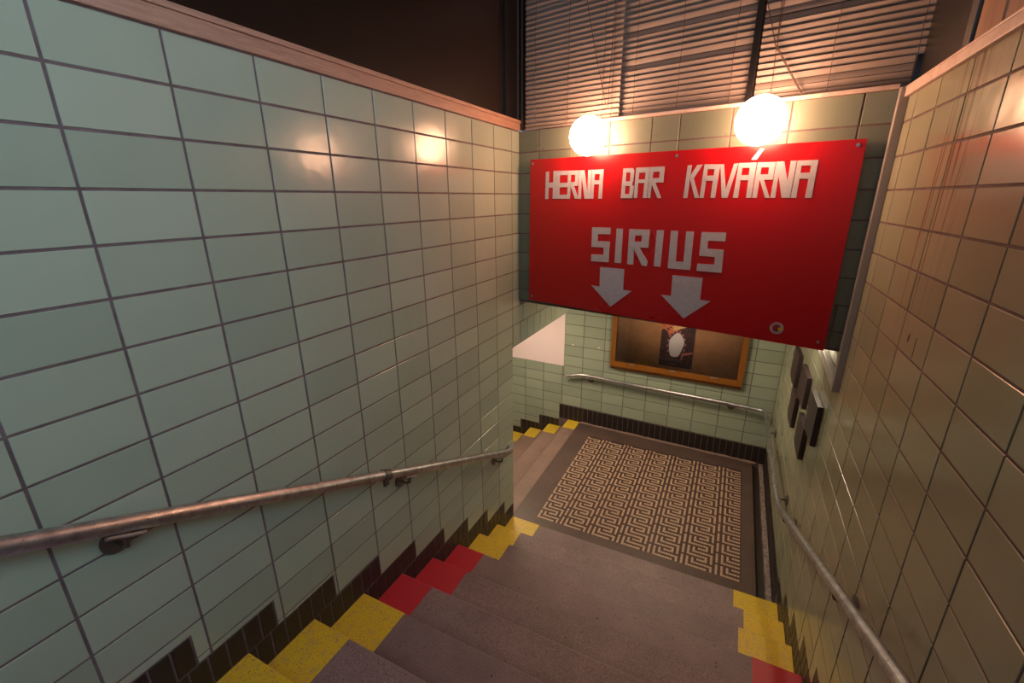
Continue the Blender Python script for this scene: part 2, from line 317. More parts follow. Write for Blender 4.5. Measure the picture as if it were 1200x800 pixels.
# ---------------------------------------------------------------- layout numbers (in units)
W = 14.827
AB, B = -0.0321, 36.955
BH0 = Vector((0, 22.3)); BHV = (Vector((W, 19.45)) - BH0).normalized(); BHN = Vector((BHV.y, -BHV.x))   # points to the viewer
yk = lambda k: 21.3 - 2.05 * k
zk = lambda k: -19.42 + 0.937 * k
LAND = -20.36
xj = lambda j: -1.8 - 2.02 * j
zj = lambda j: LAND - 0.937 * j
def PL(s, z, t=0): return P(t, s, z)                      # left wall plane
def PR(s, z, t=0): return P(W - t, s, z)                  # right wall plane
def PB(s, z, t=0): return P(s, B + AB * s - t, z)         # back wall plane
def PH(s, z, t=0):
    q = BH0 + BHV * s + BHN * t; return P(q.x, q.y, z)    # bulkhead plane
def frame(fn):
    o = fn(0, 0); z = Vector((0, 0, 1)); a = (fn(1, 0) - o).normalized(); n = z.cross(a)
    if n.dot(fn(0, 0, 1) - o) < 0: n = -n
    a = n.cross(z)
    sgn = 1 if a.dot(fn(1, 0) - o) > 0 else -1
    return n, a, sgn
TH = 0.022
tile_cache = {}
def rect_tile(w, h, m, name, ch=0.009):
    key = (round(w, 3), round(h, 3), m.name)
    if key not in tile_cache:
        mb = MB(); a, b_ = w / 2, h / 2
        def ring(i, t): return [Vector((x * S, t * S, z * S)) for x, z in ((-a + i, -b_ + i), (a - i, -b_ + i), (a - i, b_ - i), (-a + i, b_ - i))]
        pts = ring(0, 0) + ring(0, TH - ch) + ring(ch, TH)
        fs = [(8, 9, 10, 11)] + [(i, (i + 1) % 4, 4 + (i + 1) % 4, 4 + i) for i in range(4)] + [(4 + i, 4 + (i + 1) % 4, 8 + (i + 1) % 4, 8 + i) for i in range(4)]
        mb.add(pts, fs)
        me = bpy.data.meshes.new(name); me.from_pydata(mb.v, [], mb.f)
        bm = bmesh.new(); bm.from_mesh(me); bmesh.ops.recalc_face_normals(bm, faces=bm.faces)
        f0 = [f for f in bm.faces if abs(f.normal.y) > 0.99][0]
        if f0.normal.y < 0: bmesh.ops.reverse_faces(bm, faces=bm.faces)
        bm.to_mesh(me); bm.free(); me.materials.append(m); tile_cache[key] = me
    return tile_cache[key]
def put_tile(me, fn, s, z, par, name='tile', jit=0.0035, t=0):
    n, a, sg = frame(fn)
    o = bpy.data.objects.new(name, me); COL.objects.link(o); o.parent = par
    M = Matrix((a, n, Vector((0, 0, 1)))).transposed()
    J = Matrix.Rotation(random.uniform(-jit, jit), 3, 'X') @ Matrix.Rotation(random.uniform(-jit, jit), 3, 'Z')
    M4 = (M @ J).to_4x4(); M4.translation = fn(s, z, t) - parent_loc(par)
    o.matrix_basis = M4
    return o
def poly_tile(poly, fn, m, par, name='tile'):
    cs = sum(p[0] for p in poly) / len(poly); cz = sum(p[1] for p in poly) / len(poly)
    o0 = fn(cs, cz); mb = MB()
    mb.prism(poly, (0, TH), lambda a, b_, d: fn(a, b_, d) - o0)
    me = mb.mesh(name, m); o = bpy.data.objects.new(name, me); COL.objects.link(o); o.parent = par; o.location = o0 - parent_loc(par)
    return o
G = 0.027
def lower(steps, s):
    v = -99
    for a, b_, t in steps:
        if a - G < s < b_ + G: v = max(v, t)
    return v
def clipped(s0, s1, z0, z1, fn, m, par, steps, name='tile', cell=None):
    """tile s0..s1 x z0..z1 cut along a stepped lower boundary"""
    s0 += G; s1 -= G; z0 += G; z1 -= G
    if s1 - s0 < 0.02 or z1 - z0 < 0.02: return 0
    cuts = sorted({s0, s1} | {c for a, b_, t in steps for c in (a - G, b_ + G) if s0 < c < s1})
    segs = [(a, b_, max(z0, lower(steps, (a + b_) / 2) + (G if lower(steps, (a + b_) / 2) > z0 else 0))) for a, b_ in zip(cuts, cuts[1:])]
    runs = []; cur = []
    for sg in segs:
        if sg[2] < z1 - 0.03: cur.append(sg)
        else:
            if cur: runs.append(cur)
            cur = []
    if cur: runs.append(cur)
    n = 0
    for r in runs:
        if r[-1][1] - r[0][0] < 0.05: continue
        if all(abs(q[2] - r[0][2]) < 1e-6 for q in r):
            w = r[-1][1] - r[0][0]; h = z1 - r[0][2]
            put_tile(rect_tile(w, h, m, name), fn, (r[0][0] + r[-1][1]) / 2, z1 - h / 2, par, name)
        else:
            poly = [(r[0][0], z1)]
            for a, b_, q in r:
                if abs(poly[-1][1] - q) > 1e-6 or len(poly) == 1: poly.append((a, q))
                poly.append((b_, q))
            poly.append((r[-1][1], z1)); clean = []
            for p_ in poly:
                if not clean or (abs(clean[-1][0] - p_[0]) + abs(clean[-1][1] - p_[1]) > 1e-5): clean.append(p_)
            poly_tile(clean, fn, m, par, name)
        n += 1
    return n
count = {}
def wall_struct(name, mb, m=GROUT):
    o = mb.build(name, m); o['kind'] = 'structure'; return o

# ---------------------------------------------------------------- stairs
def step_mesh(prof, x0, x1, conv):
    mb = MB(); mb.prism(prof, (x0, x1), conv); return mb
stairs = thing('staircase', 'broad mauve terrazzo stairs going down to the mosaic landing', 'stairs', P(7.4, 21.3, LAND))
wl = [1.89, 1.6, 1.87, 1.51, 1.88, 1.54, 1.92, 1.55, 1.9, 1.6, 1.9, 1.6, 1.9]
wr = [12.83, 13.17, 12.84, 13.19, 12.85, 13.18, 12.84, 13.2, 12.85, 13.2, 12.9, 13.2, 12.9]
cl = ['y', 'y', 'y', 'r', 'r', 'r', 'y', 'y', 'y', 'r', 'r', 'r', 'y']
for k in range(13):
    y, z, yb = yk(k), zk(k), yk(k + 1)
    zb = z - 1.1 if k else LAND
    prof = [(yb - 0.01, z), (y - 0.07, z), (y - 0.02, z - 0.02), (y, z - 0.07), (y - 0.05, z - 0.3), (y - 0.05, zb), (yb - 0.01, zb)]
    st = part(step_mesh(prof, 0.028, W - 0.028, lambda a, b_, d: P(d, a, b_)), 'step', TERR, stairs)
    e = 0.014
    pp = [(yb + 0.02, z), (yb + 0.02, z + e), (y - 0.07, z + e), (y - 0.01, z - 0.01), (y + e, z - 0.07), (y + e - .05, z - 0.3), (y - 0.06, z - 0.3), (y - 0.05, z - 0.02), (y - 0.08, z - 0.002)]
    for side, (a, b_) in enumerate(((0.035, wl[k]), (wr[k], W - 0.035))):
        c = cl[k]
        mb = step_mesh(pp, a, b_, lambda p_, q, d: P(d, p_, q))
        part(mb, 'painted_patch', YEL if c == 'y' else RED, st, label='yellow painted patch' if c == 'y' else 'red painted patch')
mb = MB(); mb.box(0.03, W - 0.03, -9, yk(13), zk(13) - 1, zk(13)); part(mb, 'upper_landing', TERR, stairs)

side = thing('staircase', 'pinkish terrazzo stairs descending left from the landing, yellow patches by the back wall', 'stairs', P(-3, 29, zj(6)))
for j in range(6):
    x0, x1, z = xj(j), (-0.58 if j == 0 else xj(j - 1)), zj(j)
    prof = [(x1 + 0.01, z), (x0 + 0.06, z), (x0, z - 0.06), (x0 + 0.04, z - 0.3), (x0 + 0.04, z - 1.0), (x1 + 0.01, z - 1.0)]
    st = part(step_mesh(prof, 0, 1, lambda a, b_, d: P(a, 21.42 if d == 0 else B + AB * a - 0.025, b_)), 'step', TERR2, side)
    e = 0.014; pp = [(x0 + 1.25, z - .01), (x0 + 1.25, z + e), (x0 + 0.06, z + e), (x0 - e, z - 0.06), (x0 - e + .04, z - 0.3), (x0 + .06, z - .3), (x0 + .05, z - .07), (x0 + .08, z - .01)]
    if j == 0: pp = [(min(a, -0.6), b_) for a, b_ in pp]
    part(step_mesh(pp, 0, 1, lambda a, b_, d: P(a, 35.35 if d == 0 else B + AB * a - 0.05, b_)), 'painted_patch', YEL, st, label='yellow painted patch')

# ---------------------------------------------------------------- landing floor
fb = MB(); fb.box(-0.58, 14.03, 21.1, 37.2, LAND - 0.6, LAND - 0.012)
floor = fb.build('floor', TESS_B); floor['kind'] = 'structure'
mb = MB(); mb.box(-0.58, 14.03, 21.2, 22.99, LAND - 0.012, LAND); mb.box(-0.58, 0.99, 22.99, 34.83, LAND - 0.012, LAND)
mb.box(13.30, 14.03, 22.99, 34.83, LAND - 0.012, LAND); mb.box(-0.58, 14.03, 34.83, 37.2, LAND - 0.012, LAND)
part(mb, 'mosaic_border', TESS_B, floor)
mb = MB(); mb.box(0.99, 13.30, 22.99, 34.83, LAND - 0.012, LAND); part(mb, 'dark_mosaic_ground', TESS_D, floor)
KEY = [".......#.#...", "#.#.####.#.#.", "#.#........#.", "#.########.#.", "#........#.#.", "########.#.#."][::-1]
mb = MB(); px_, py_ = 1.871 / 13, 0.948 / 6
cx = [0.99 + 1.871 * i for i in range(7)]
nx, ny = int((13.30 - 0.99) / px_), int(11.84 / py_)
for i in range(nx):
    for j in range(ny):
        if KEY[j % 6][i % 13] == '#':
            x = 0.99 + i * px_; y = 22.99 + j * py_; g = 0.008
            g1 = g; z = LAND + 0.010
            p = [P(x + g, y + g, LAND), P(x + px_ - g, y + g, LAND), P(x + px_ - g, y + py_ - g, LAND), P(x + g, y + py_ - g, LAND)]
            q = [P(x + 2 * g, y + 2 * g, z), P(x + px_ - 2 * g, y + 2 * g, z), P(x + px_ - 2 * g, y + py_ - 2 * g, z), P(x + 2 * g, y + py_ - 2 * g, z)]
            mb.add(p + q, [(4, 5, 6, 7)] + [(a, (a + 1) % 4, 4 + (a + 1) % 4, 4 + a) for a in range(4)])
part(mb, 'key_pattern_tesserae', TESS_L, floor, kind='stuff', label='beige tesserae laid in a Greek key pattern')
mb = MB(); mb.box(14.03, 14.5, 21.2, 36.5, LAND - 0.6, LAND - 0.28); part(mb, 'drain_channel', GUT, floor)
mb = MB()
n = 16
for i in range(n):
    a, b_ = 21.25 + 15.2 * i / n, 21.25 + 15.2 * (i + 1) / n
    mb.box(14.5 + random.uniform(-.02, .02), 14.76, a, b_, LAND - 0.6, LAND + 0.02)
part(mb, 'drain_curb', CURB, floor)
mb = MB(); mb.box(14.76, W, 21.2, 37, LAND - 0.6, LAND - 0.12); mb.box(14.03, W, 36.25, 37, LAND - .6, LAND - .02); part(mb, 'floor_edge', TESS_B, floor)
mb = MB()
x = -0.5
while x < 14.2:
    w = random.uniform(0.25, 0.7); h = random.uniform(0.04, 0.1); d = random.uniform(0.16, 0.24)
    mb.prism([(0, LAND), (d, LAND), (d * .5, LAND + h * .6), (0, LAND + h)], (x, min(x + w, 14.25)), lambda a, b_, q: PB(q, b_, a)); x += w
part(mb, 'mortar_fillet', TERR2, floor)

# ---------------------------------------------------------------- left wall
TB = lambda k: zk(k) + 0.937
stepsL = [(yk(k + 1) + 0.9, yk(k) + 0.9, TB(k)) for k in range(13)]
stepsL = [(a, min(b_, 21.5), t) for a, b_, t in stepsL]
mb = MB()
mb.box(-0.58, 0, -9, 21.42, LAND - 0.6, 3.2); mb.box(-0.58, 0, 21.42, 37.1, -8.09, -5.3); mb.box(-0.58, 0, 21.42, 22.6, -5.3, 3.2)
wl_ = wall_struct('wall_left', mb)
yL0, twL, zL0 = 4.0875, 1.9384, 3.2003
for c in range(-4, 9):
    for r in range(0, 24):
        s0, s1 = yL0 + c * twL, yL0 + (c + 1) * twL
        if s1 > 21.5: s1 = 21.44
        clipped(s0, s1, zL0 - r - 1, zL0 - r, PL, TILE, wl_, stepsL)
# over the opening and up to the bulkhead
for r in range(0, 10):
    z1 = zL0 - r
    s = 21.44
    if r <= 8:
        s1 = 22.35 if z1 > -5.3 else 22.84
        clipped(s, s1, z1 - 1, z1, PL, TILE, wl_, []); s = s1
    if r == 9 or r == 8:
        s = 22.84
        if r == 9: clipped(21.44, 22.84, z1 - 1, z1, PL, TILE, wl_, [])
        while s < 36.8:
            clipped(s, min(s + 1.9384, 36.9), z1 - 1, z1 if r == 9 else min(z1, -5.32), PL, TILE, wl_, []); s += 1.9384
s = 21.5
while s < 36.8:
    clipped(s, min(s + 0.975, 36.9), -8.09, -6.80, PL, TILE, wl_, []); s += 0.975
for k in range(12):
    a, b_ = yk(k + 1), min(yk(k) + 0.9, 21.42)
    s = b_
    while s > a + 0.05:
        s0 = max(s - 0.457, a)
        put_tile(rect_tile(s - s0 - 0.05, 0.937 - 0.05, BLACK, 'black_tile', 0.008), PL, (s + s0) / 2, zk(k) + 0.468, wl_, 'black_tile'); s = s0
mb = MB(); mb.box(-.06, 0.10, -9, 22.33, 3.21, 3.56); mb.box(-.2, 0.14, -9, 22.33, 3.56, 3.69)
tl = mb.build('trim_1', WOODP, bevel=0.003); tl['kind'] = 'structure'

# ---------------------------------------------------------------- right wall
stepsR = [(yk(k + 1) + 0.85, yk(k) + 0.85, TB(k)) for k in range(13)] + [(22.1, 40, -18.91)]
stepsR[0] = (20.1, 22.1, TB(0))
mb = MB(); mb.box(W, W + 0.6, -9, 37.5, LAND - 0.6, 3.2)
wr_ = wall_struct('wall_right', mb)
yR0, twR, zR0 = 18.3802, 1.9153, 3.1672
far = MB()
for c in range(-10, 11):
    for r in range(0, 23):
        s1 = yR0 - c * twR; s0 = s1 - twR; z1 = zR0 - r; z0 = z1 - 1
        if s0 > 36.3: continue
        s1 = min(s1, 36.47)
        if r == 0: z1 = 3.13
        if s0 > 19.5 and z0 > -5.4: continue
        clipped(s0, s1, z0, z1, PR, TILE_R, wr_, stepsR)
for k in range(10):
    a, b_ = yk(k + 1), yk(k) + 0.85
    if k == 0: b_ = 22.1
    s = b_
    while s > a + 0.05:
        s0 = max(s - 0.457, a)
        put_tile(rect_tile(s - s0 - 0.05, 0.937 - 0.05, BLACK, 'black_tile', 0.008), PR, (s + s0) / 2, zk(k) + 0.468, wr_, 'black_tile'); s = s0
s = 22.1
while s < 36.3:
    put_tile(rect_tile(0.474 - 0.05, 1.45 - 0.04, BLACK, 'black_tile', 0.008), PR, s + 0.237, LAND + 0.74, wr_, 'black_tile'); s += 0.474
mb = MB(); hx = [(13.95 + .06 * math.cos(a) , -3.39 + .1 * math.sin(a) + .03 * math.cos(3 * a)) for a in [2 * math.pi * i / 9 for i in range(9)]]
mb.prism(hx, (.02, .0275), PR); mb.prism([(13.40, -3.75), (13.43, -3.75), (13.46, -3.25), (13.44, -3.25)], (.02, .0275), PR)
part(mb, 'chipped_spot', BLACK, wr_, label='small black chipped spot in the glaze')
mb = MB(); mb.box(W - 0.17, W + 0.1, -9, 19.2, 3.14, 3.2); mb.box(W - 0.15, W + .02, -9, 19.2, 2.90, 3.16)
tr_ = mb.build('trim_2', TRIMW, bevel=0.004); tr_['kind'] = 'structure'

# ---------------------------------------------------------------- back wall
stepsB = [(-2.7, 20, -18.91), (-4.8, -2.7, -20.55), (-6.9, -4.8, -21.52), (-9.0, -6.9, -22.5), (-11.1, -9.0, -23.4), (-14, -11.1, -24.3)]
mb = MB()
mb.prism([(-14, -27), (15.4, -27), (15.4, -5.0), (-14, -5.0)], (-0.6, 0), lambda a, b_, d: PB(a, b_, d))
wb_ = wall_struct('wall_back', mb)
xB0, twB, zB0 = -0.5557, 1.9406, -10.8555
for c in range(-7, 8):
    for r in range(-6, 15):
        s0 = xB0 + c * twB; s1 = s0 + twB; z1 = zB0 - r; z0 = z1 - 1
        s1 = min(s1, W)
        if z0 > -5.4: continue
        if s1 <= -2.37 + .3 and z1 > -14.9:
            if z0 >= -14.9 - .01: continue
            z1 = -14.9
        elif s0 < -2.37 < s1 and z1 > -14.9:
            if z0 < -14.9:
                clipped(s0, -2.37, z0, -14.9, PB, TILE, wb_, stepsB)
            s0 = -2.37
        clipped(s0, s1, z0, z1, PB, TILE, wb_, stepsB)
s = -2.7
while s < 14.7:
    s1 = min(s + 0.474, W)
    put_tile(rect_tile(s1 - s - 0.05, 1.45 - 0.04, BLACK, 'black_tile', 0.008), PB, (s + s1) / 2, LAND + 0.725, wb_, 'black_tile'); s = s1
for i, (a, b_, t) in enumerate(stepsB[1:4]):
    s = b_
    while s > a + 0.05:
        s0 = max(s - 0.474, a)
        put_tile(rect_tile(s - s0 - 0.05, 0.94, BLACK, 'black_tile', 0.008), PB, (s + s0) / 2, t - 0.49, wb_, 'black_tile')
        put_tile(rect_tile(s - s0 - 0.05, 0.94, BLACK, 'black_tile', 0.008), PB, (s + s0) / 2, t - 1.47, wb_, 'black_tile'); s = s0
mb = MB(); mb.prism([(-11.9, -14.92), (-2.37, -14.92), (-2.37, -8.1), (-11.9, -8.1)], (0, 0.06), lambda a, b_, d: PB(a, b_, d))
part(mb, 'white_panel', WHITE, wb_, label='smooth white painted area above the side stairs')

# ---------------------------------------------------------------- passage shell, ceilings
mb = MB(); mb.box(-12, -0.58, 20.8, 21.4, -27, -8.0); o = wall_struct('wall_passage', mb, PLAST)
mb = MB(); mb.box(-12.6, -12, 20.8, 37.6, -27, -8.0); o = wall_struct('wall_passage_end', mb, PLAST)
mb = MB()
mb.prism([(-0.5, 22.95), (15.5, 19.95), (15.5, 37.6), (-0.5, 37.6)], (-5.40, -4.9), lambda a, b_, d: P(a, b_, d))
mb.box(-12.6, -0.58, 20.8, 37.6, -8.09, -7.6)
c1 = mb.build('ceiling', PLAST); c1['kind'] = 'structure'
mb = MB(); mb.box(-1.5, 16, -9.6, 26, 12.0, 12.6)
c2 = mb.build('ceiling', PLAST); c2['kind'] = 'structure'

mb = MB(); mb.box(-1.2, 16, -9.6, -9, -8, 12.0); o = wall_struct('wall_rear_blocker', mb, PLAST)  # unseen, added to keep sky light from behind off the bulkhead

# ---------------------------------------------------------------- bulkhead with tiles
mb = MB(); mb.prism([(-0.1, -5.53), (15.1, -5.53), (15.1, 3.2), (-0.1, 3.2)], (-0.6, 0), PH)
bh = wall_struct('wall_front', mb)
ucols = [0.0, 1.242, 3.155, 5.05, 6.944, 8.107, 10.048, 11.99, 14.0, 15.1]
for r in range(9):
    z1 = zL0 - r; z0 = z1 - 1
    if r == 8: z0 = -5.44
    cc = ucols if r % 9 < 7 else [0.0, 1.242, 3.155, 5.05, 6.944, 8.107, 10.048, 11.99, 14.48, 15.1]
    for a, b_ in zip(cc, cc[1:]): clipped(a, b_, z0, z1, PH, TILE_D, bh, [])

# ---------------------------------------------------------------- dark panels, posts, blinds zone
def hbox(mb, u0, u1, z0, z1, t0, t1): mb.prism([(u0, z0), (u1, z0), (u1, z1), (u0, z1)], (t0, t1), PH)
mb = MB(); hbox(mb, -0.6, 16.6, 3.2, 12.0, -1.0, -0.95)
w1 = mb.build('window_1', BLKM); w1['kind'] = 'structure'
mb = MB(); mb.box(-0.3, -0.22, -9, 21.1, 3.6, 12.0)
w2 = mb.build('window_2', FILM); w2['kind'] = 'structure'
mb = MB(); mb.box(-0.4, -0.06, 21.0, 22.5, 3.6, 12); part(mb, 'window_frame', BLKM, w2)
mb = MB(); mb.box(-0.06, 0.0, 22.28, 22.4, 3.7, 12); part(mb, 'metal_strip', GREYM, w2)
mb = MB(); hbox(mb, -0.2, 0.44, 3.24, 12, -.3, 0.0)
t3 = mb.build('trim_3', BLKM, bevel=0.004); t3['kind'] = 'structure'
mb = MB(); hbox(mb, 0.18, 0.24, 3.24, 12, 0, 0.04); part(mb, 'metal_strip', GREYM, t3)
mb = MB(); hbox(mb, 10.42, 10.62, 3.3, 12, -.9, 0.1)
t4 = mb.build('trim_4', BLKM); t4['kind'] = 'structure'
mb = MB(); hbox(mb, 15.72, 16.5, 3.2, 12, -.7, -.05); mb.box(W + .12, W + 0.5, 15.2, 19.4, 3.2, 12)
t5 = mb.build('trim_5', BLKM, bevel=0.004); t5['kind'] = 'structure'
mb = MB(); mb.box(W + .04, W + 0.12, 15.5, 15.9, 3.2, 12); part(mb, 'metal_strip', GREYM, t5)

# ---------------------------------------------------------------- plywood boarding above the right wall
ply = thing('plywood_boarding', 'brown plywood boarding standing on top of the right tiled wall', 'boarding', P(W + .1, 12, 3.2))
yy = [15.15, 15.02, 13.75, 13.2, 11.2, 8.6, 6.2, 4.0]
for i, (a, b_) in enumerate(zip(yy, yy[1:])):
    mb = MB(); o_ = 0.03 * (i % 2); mb.box(W + 0.02 - o_, W + 0.12, b_ + 0.02, a - 0.02, 3.2, 12)
    part(mb, 'board', PLY, ply, bevel=0.002)

# ---------------------------------------------------------------- blinds
def blind(u0, u1, z0, z1, off, cords, pulls, label, odd=(), cut=None, phase=0):
    t = thing('venetian_blind', label, 'blind', PH((u0 + u1) / 2, z0, off), 'venetian blinds above the red sign')
    pitch, wd = 0.205, 0.198
    def slat_mesh(ln):
        mb = MB(); n = 5; ang = math.radians(60)
        for i in range(n):
            q = (i / (n - 1) - 0.5) * wd
            cam_ = 0.012 * (1 - (2 * q / wd) ** 2)
            for x in (-ln / 2, ln / 2):
                yy_ = q * math.cos(ang) + cam_ * math.sin(ang); zz = q * math.sin(ang) - cam_ * math.cos(ang)
                mb.v.append((x * S, yy_ * S, zz * S))
        for i in range(n - 1): mb.f.append((2 * i, 2 * i + 1, 2 * i + 3, 2 * i + 2))
        me = mb.mesh('slat', SLAT, True)
        return me
    full = slat_mesh(u1 - u0); short = slat_mesh((u1 - u0) - 0.62)
    n_, a_, sg = frame(PH)
    base = Matrix((a_, n_, Vector((0, 0, 1)))).transposed()
    z = z0 + 0.1; i = 0
    while z < z1 - 0.1:
        sh = cut and i < cut
        um = (u0 + u1) / 2 - (0.31 if sh else 0)
        o = bpy.data.objects.new('slat', short if sh else full); COL.objects.link(o); o.parent = t
        extra = random.uniform(-0.09, 0.09)
        if i in odd: extra = 0.75
        roll = random.uniform(-0.0025, 0.0025)
        M = (base @ Matrix.Rotation(roll, 3, 'Y') @ Matrix.Rotation(extra, 3, 'X')).to_4x4()
        M.translation = PH(um, z, off + random.uniform(-.01, .01)) - parent_loc(t); o.matrix_basis = M
        z += pitch; i += 1
    mb = MB(); hbox(mb, u0, u1 - (0.62 if cut else 0), z0 - 0.06, z0 + 0.02, off - .05, off + .05); part(mb, 'bottom_rail', SLAT, t)
    mb = MB(); hbox(mb, u0, u1, z1 - 0.1, z1 + 0.1, off - .06, off + .06); part(mb, 'head_rail', SLAT, t)
    for u in cords:
        mb = MB(); mb.tube([PH(u + 0.02 * math.sin(q * 2.1), z0 + (z1 - z0) * q / 8, off + 0.12) for q in range(9)], 0.0016, 6); part(mb, 'ladder_cord', SLAT_D, t)
    for pts in pulls:
        mb = MB(); mb.tube([PH(u, zz, off + 0.16) for u, zz in pts], 0.0024, 6); part(mb, 'pull_cord', SLAT_D, t)
blind(0.47, 5.42, 3.28, 9.2, 0.04, [1.1, 2.9, 4.65, 5.1], [[(3.6, 9.0), (3.72, 8.0), (4.22, 6.0), (4.9, 3.7)], [(5.0, 8.8), (5.05, 7.4), (4.95, 3.7)]],
      'left venetian blind above the red sign, next to the black corner post', odd=())
blind(5.3, 10.40, 3.42, 9.2, -0.17, [6.0, 7.85, 9.8], [], 'middle venetian blind behind and between the two globe lamps', odd=(8, 14))
blind(10.66, 15.68, 3.30, 9.2, -0.12, [11.2, 12.9, 15.08], [[(10.65, 8.5), (10.7, 6.4), (11.15, 5.0), (12.15, 3.42)], [(11.1, 8.5), (11.15, 6.2), (11.2, 5.0), (12.2, 3.4)]],
      'right venetian blind above the right globe lamp, its lowest slats slipped', odd=(2, 12, 13), cut=4)

# ---------------------------------------------------------------- trunking and ledge
tk = thing('cable_trunking', 'white plastic cable trunking in the corner right of the red sign', 'trunking', P(W, 19.35, -7.0))
mb = MB(); mb.box(W - 0.27, W - 0.025, 19.18, 19.42, -7.03, 3.2); part(mb, 'vertical_duct', TRUNK2, tk, bevel=0.004)
mb = MB(); mb.prism([(19.42, -7.03), (26.0, -6.45), (26.0, -6.1), (19.42, -6.62)], (0.025, 0.24), PR); part(mb, 'lower_duct', TRUNK, tk, bevel=0.004)
mb = MB(); hbox(mb, 3.6, 14.85, 3.19, 3.31, 0.0, 0.2)
tg = mb.build('trim_6', TRIMW, bevel=0.003); tg['kind'] = 'structure'

# ---------------------------------------------------------------- red sign
sign = thing('sign', 'large red bar sign with white lettering and two arrows on the tiled bulkhead', 'sign', PH(7.6, -5.45, .2))
mb = MB(); q = [(0.91, -5.291), (14.382, -5.509), (14.319, 1.784), (0.938, 1.823)]
mb.prism(q, (0.2, 0.3), PH); part(mb, 'board', REDP, sign, bevel=0.002)
mb = MB(); mb.prism([(1.2, -5.1), (14.1, -5.3), (14.1, 1.5), (1.2, 1.5)], (0.035, 0.2), PH); part(mb, 'backing_frame', DGREY, sign)
for nm, polys in LETTERS.items():
    mb = MB()
    for i, pl in enumerate(polys):
        mb.prism(pl, (0.3, 0.312 + 0.0035 * i), PH)
    part(mb, nm.split('.')[0], LETT, sign)
for u, z in ((1.1, 1.62), (14.1, 1.6), (14.15, -5.2), (8.2, 1.6), (1.1, -5.05)):
    mb = MB(); mb.tube([PH(u, z, .3), PH(u, z, .33), PH(u, z, .335)], [0.009, 0.009, 0.003], 10); part(mb, 'screw', STEEL, sign)
def disc(mb, u, z, r, t0, t1, n=28, squash=1):
    mb.prism([(u + r * math.cos(2 * math.pi * i / n), z + r * squash * math.sin(2 * math.pi * i / n)) for i in range(n)], (t0, t1), PH)
stk = MB(); disc(stk, 12.75, -4.9, 0.235, 0.3, 0.312); so = part(stk, 'sticker', mat('pale_sticker_ring', (0.42, 0.42, 0.44), 0.4), sign, label='small round white sticker with red and yellow centre')
mb = MB(); disc(mb, 12.75, -4.9, 0.15, 0.312, 0.316); part(mb, 'red_centre', mat('sticker_red', (0.25, 0.02, 0.03), 0.4), so)
mb = MB(); disc(mb, 12.87, -4.92, 0.075, 0.316, 0.32); part(mb, 'yellow_dot', mat('sticker_yellow', (0.6, 0.42, 0.03), 0.4), so)
mb = MB()
for i in range(22):
    a = 2 * math.pi * i / 22
    if 0.3 < (i % 11) / 11 < 0.95: disc(mb, 12.75 + 0.193 * math.cos(a), -4.9 + 0.193 * math.sin(a), 0.016, 0.312, 0.315, 6)
part(mb, 'ring_print', mat('sticker_ink', (0.05, 0.05, 0.12), 0.5), so)

# ---------------------------------------------------------------- globe lamps
for (u, z), lab in (((4.5, 2.56), 'glowing globe lamp over the left half of the red sign'), ((11.2, 2.52), 'glowing globe lamp over the right half of the red sign')):
    t = thing('globe_lamp', lab, 'lamp', PH(u, z, 0.1), 'globe lamps over the red sign')
    mb = MB(); mb.ball(PH(u, z, 1.02), 0.81 * S, 40, 28); part(mb, 'glass_globe', GLOBEM, t, smooth=True)
    mb = MB(); mb.tube([PH(u, z, .03), PH(u, z, .18), PH(u, z, .2), PH(u, z, .27)], [0.06, 0.06, 0.05, 0.05], 24); part(mb, 'base', TRUNK, t, smooth=True)

# ---------------------------------------------------------------- handrails
def smooth_path(pts, r=0.9, n=6):
    out = [Vector(pts[0])]
    for i in range(1, len(pts) - 1):
        p, a, b_ = Vector(pts[i]), Vector(pts[i - 1]), Vector(pts[i + 1])
        da, db = (a - p), (b_ - p); ra = min(r, da.length * .4); rb = min(r, db.length * .4)
        p0, p1 = p + da.normalized() * ra, p + db.normalized() * rb
        for k in range(n + 1):
            t = k / n; out.append(p0 * (1 - t) ** 2 + p * 2 * t * (1 - t) + p1 * t ** 2)
    out.append(Vector(pts[-1])); return out
def rosette(mb, fn, s, z): mb.tube([fn(s, z, .03), fn(s, z, .07), fn(s, z, .09)], [0.042, 0.042, 0.026], 20)
hl = thing('handrail', 'steel pipe handrail sloping down the left tiled wall', 'handrail', P(0, 10, -9.5))
pts = [(0.6, -7, -1.38), (0.6, 19.6, -13.645), (0.36, 20.4, -13.98), (0.02, 20.75, -14.1)]
mb = MB(); mb.tube([P(*p) for p in smooth_path(pts, .5)], 0.0255, 20); part(mb, 'pipe', STEEL, hl, smooth=True)
def bracket(par, fn, s, z, rail, sd):
    mb = MB(); rosette(mb, fn, s, z)
    mb.tube([fn(s, z, .08), fn(s, z - .02, .35), fn(s + sd * .1, z + .05, .52), rail], 0.0075, 10)
    b_ = part(mb, 'bracket', DARKM, par, smooth=True)
    return b_
def plate(par, pts_, w=0.012):
    mb = MB(); a, b_ = pts_; mb.tube([a, b_], [w * .45, w * .45], 8); part(mb, 'saddle_plate', STEEL, par, smooth=True)
zrL = lambda y: -5.32 - 0.461 * (y - 1.54)
for y in (3.05, 11.4, 19.0):
    bracket(hl, PL, y, zrL(y) - 0.6, P(0.6, y, zrL(y) - .1), 0)
    plate(hl, (P(0.62, y - .3, zrL(y - .3) - .25), P(0.62, y + .3, zrL(y + .3) - .25)), 0.018)
y = 10.1; mb = MB(); mb.tube([P(.6, y - .14, zrL(y - .14)), P(.6, y + .14, zrL(y + .14))], 0.031, 20); mb.box(.55, .65, y - .1, y + .1, zrL(y) - .42, zrL(y) - .1)
part(mb, 'sleeve_clamp', DARKM, hl, smooth=True, label='dark clamp sleeve')
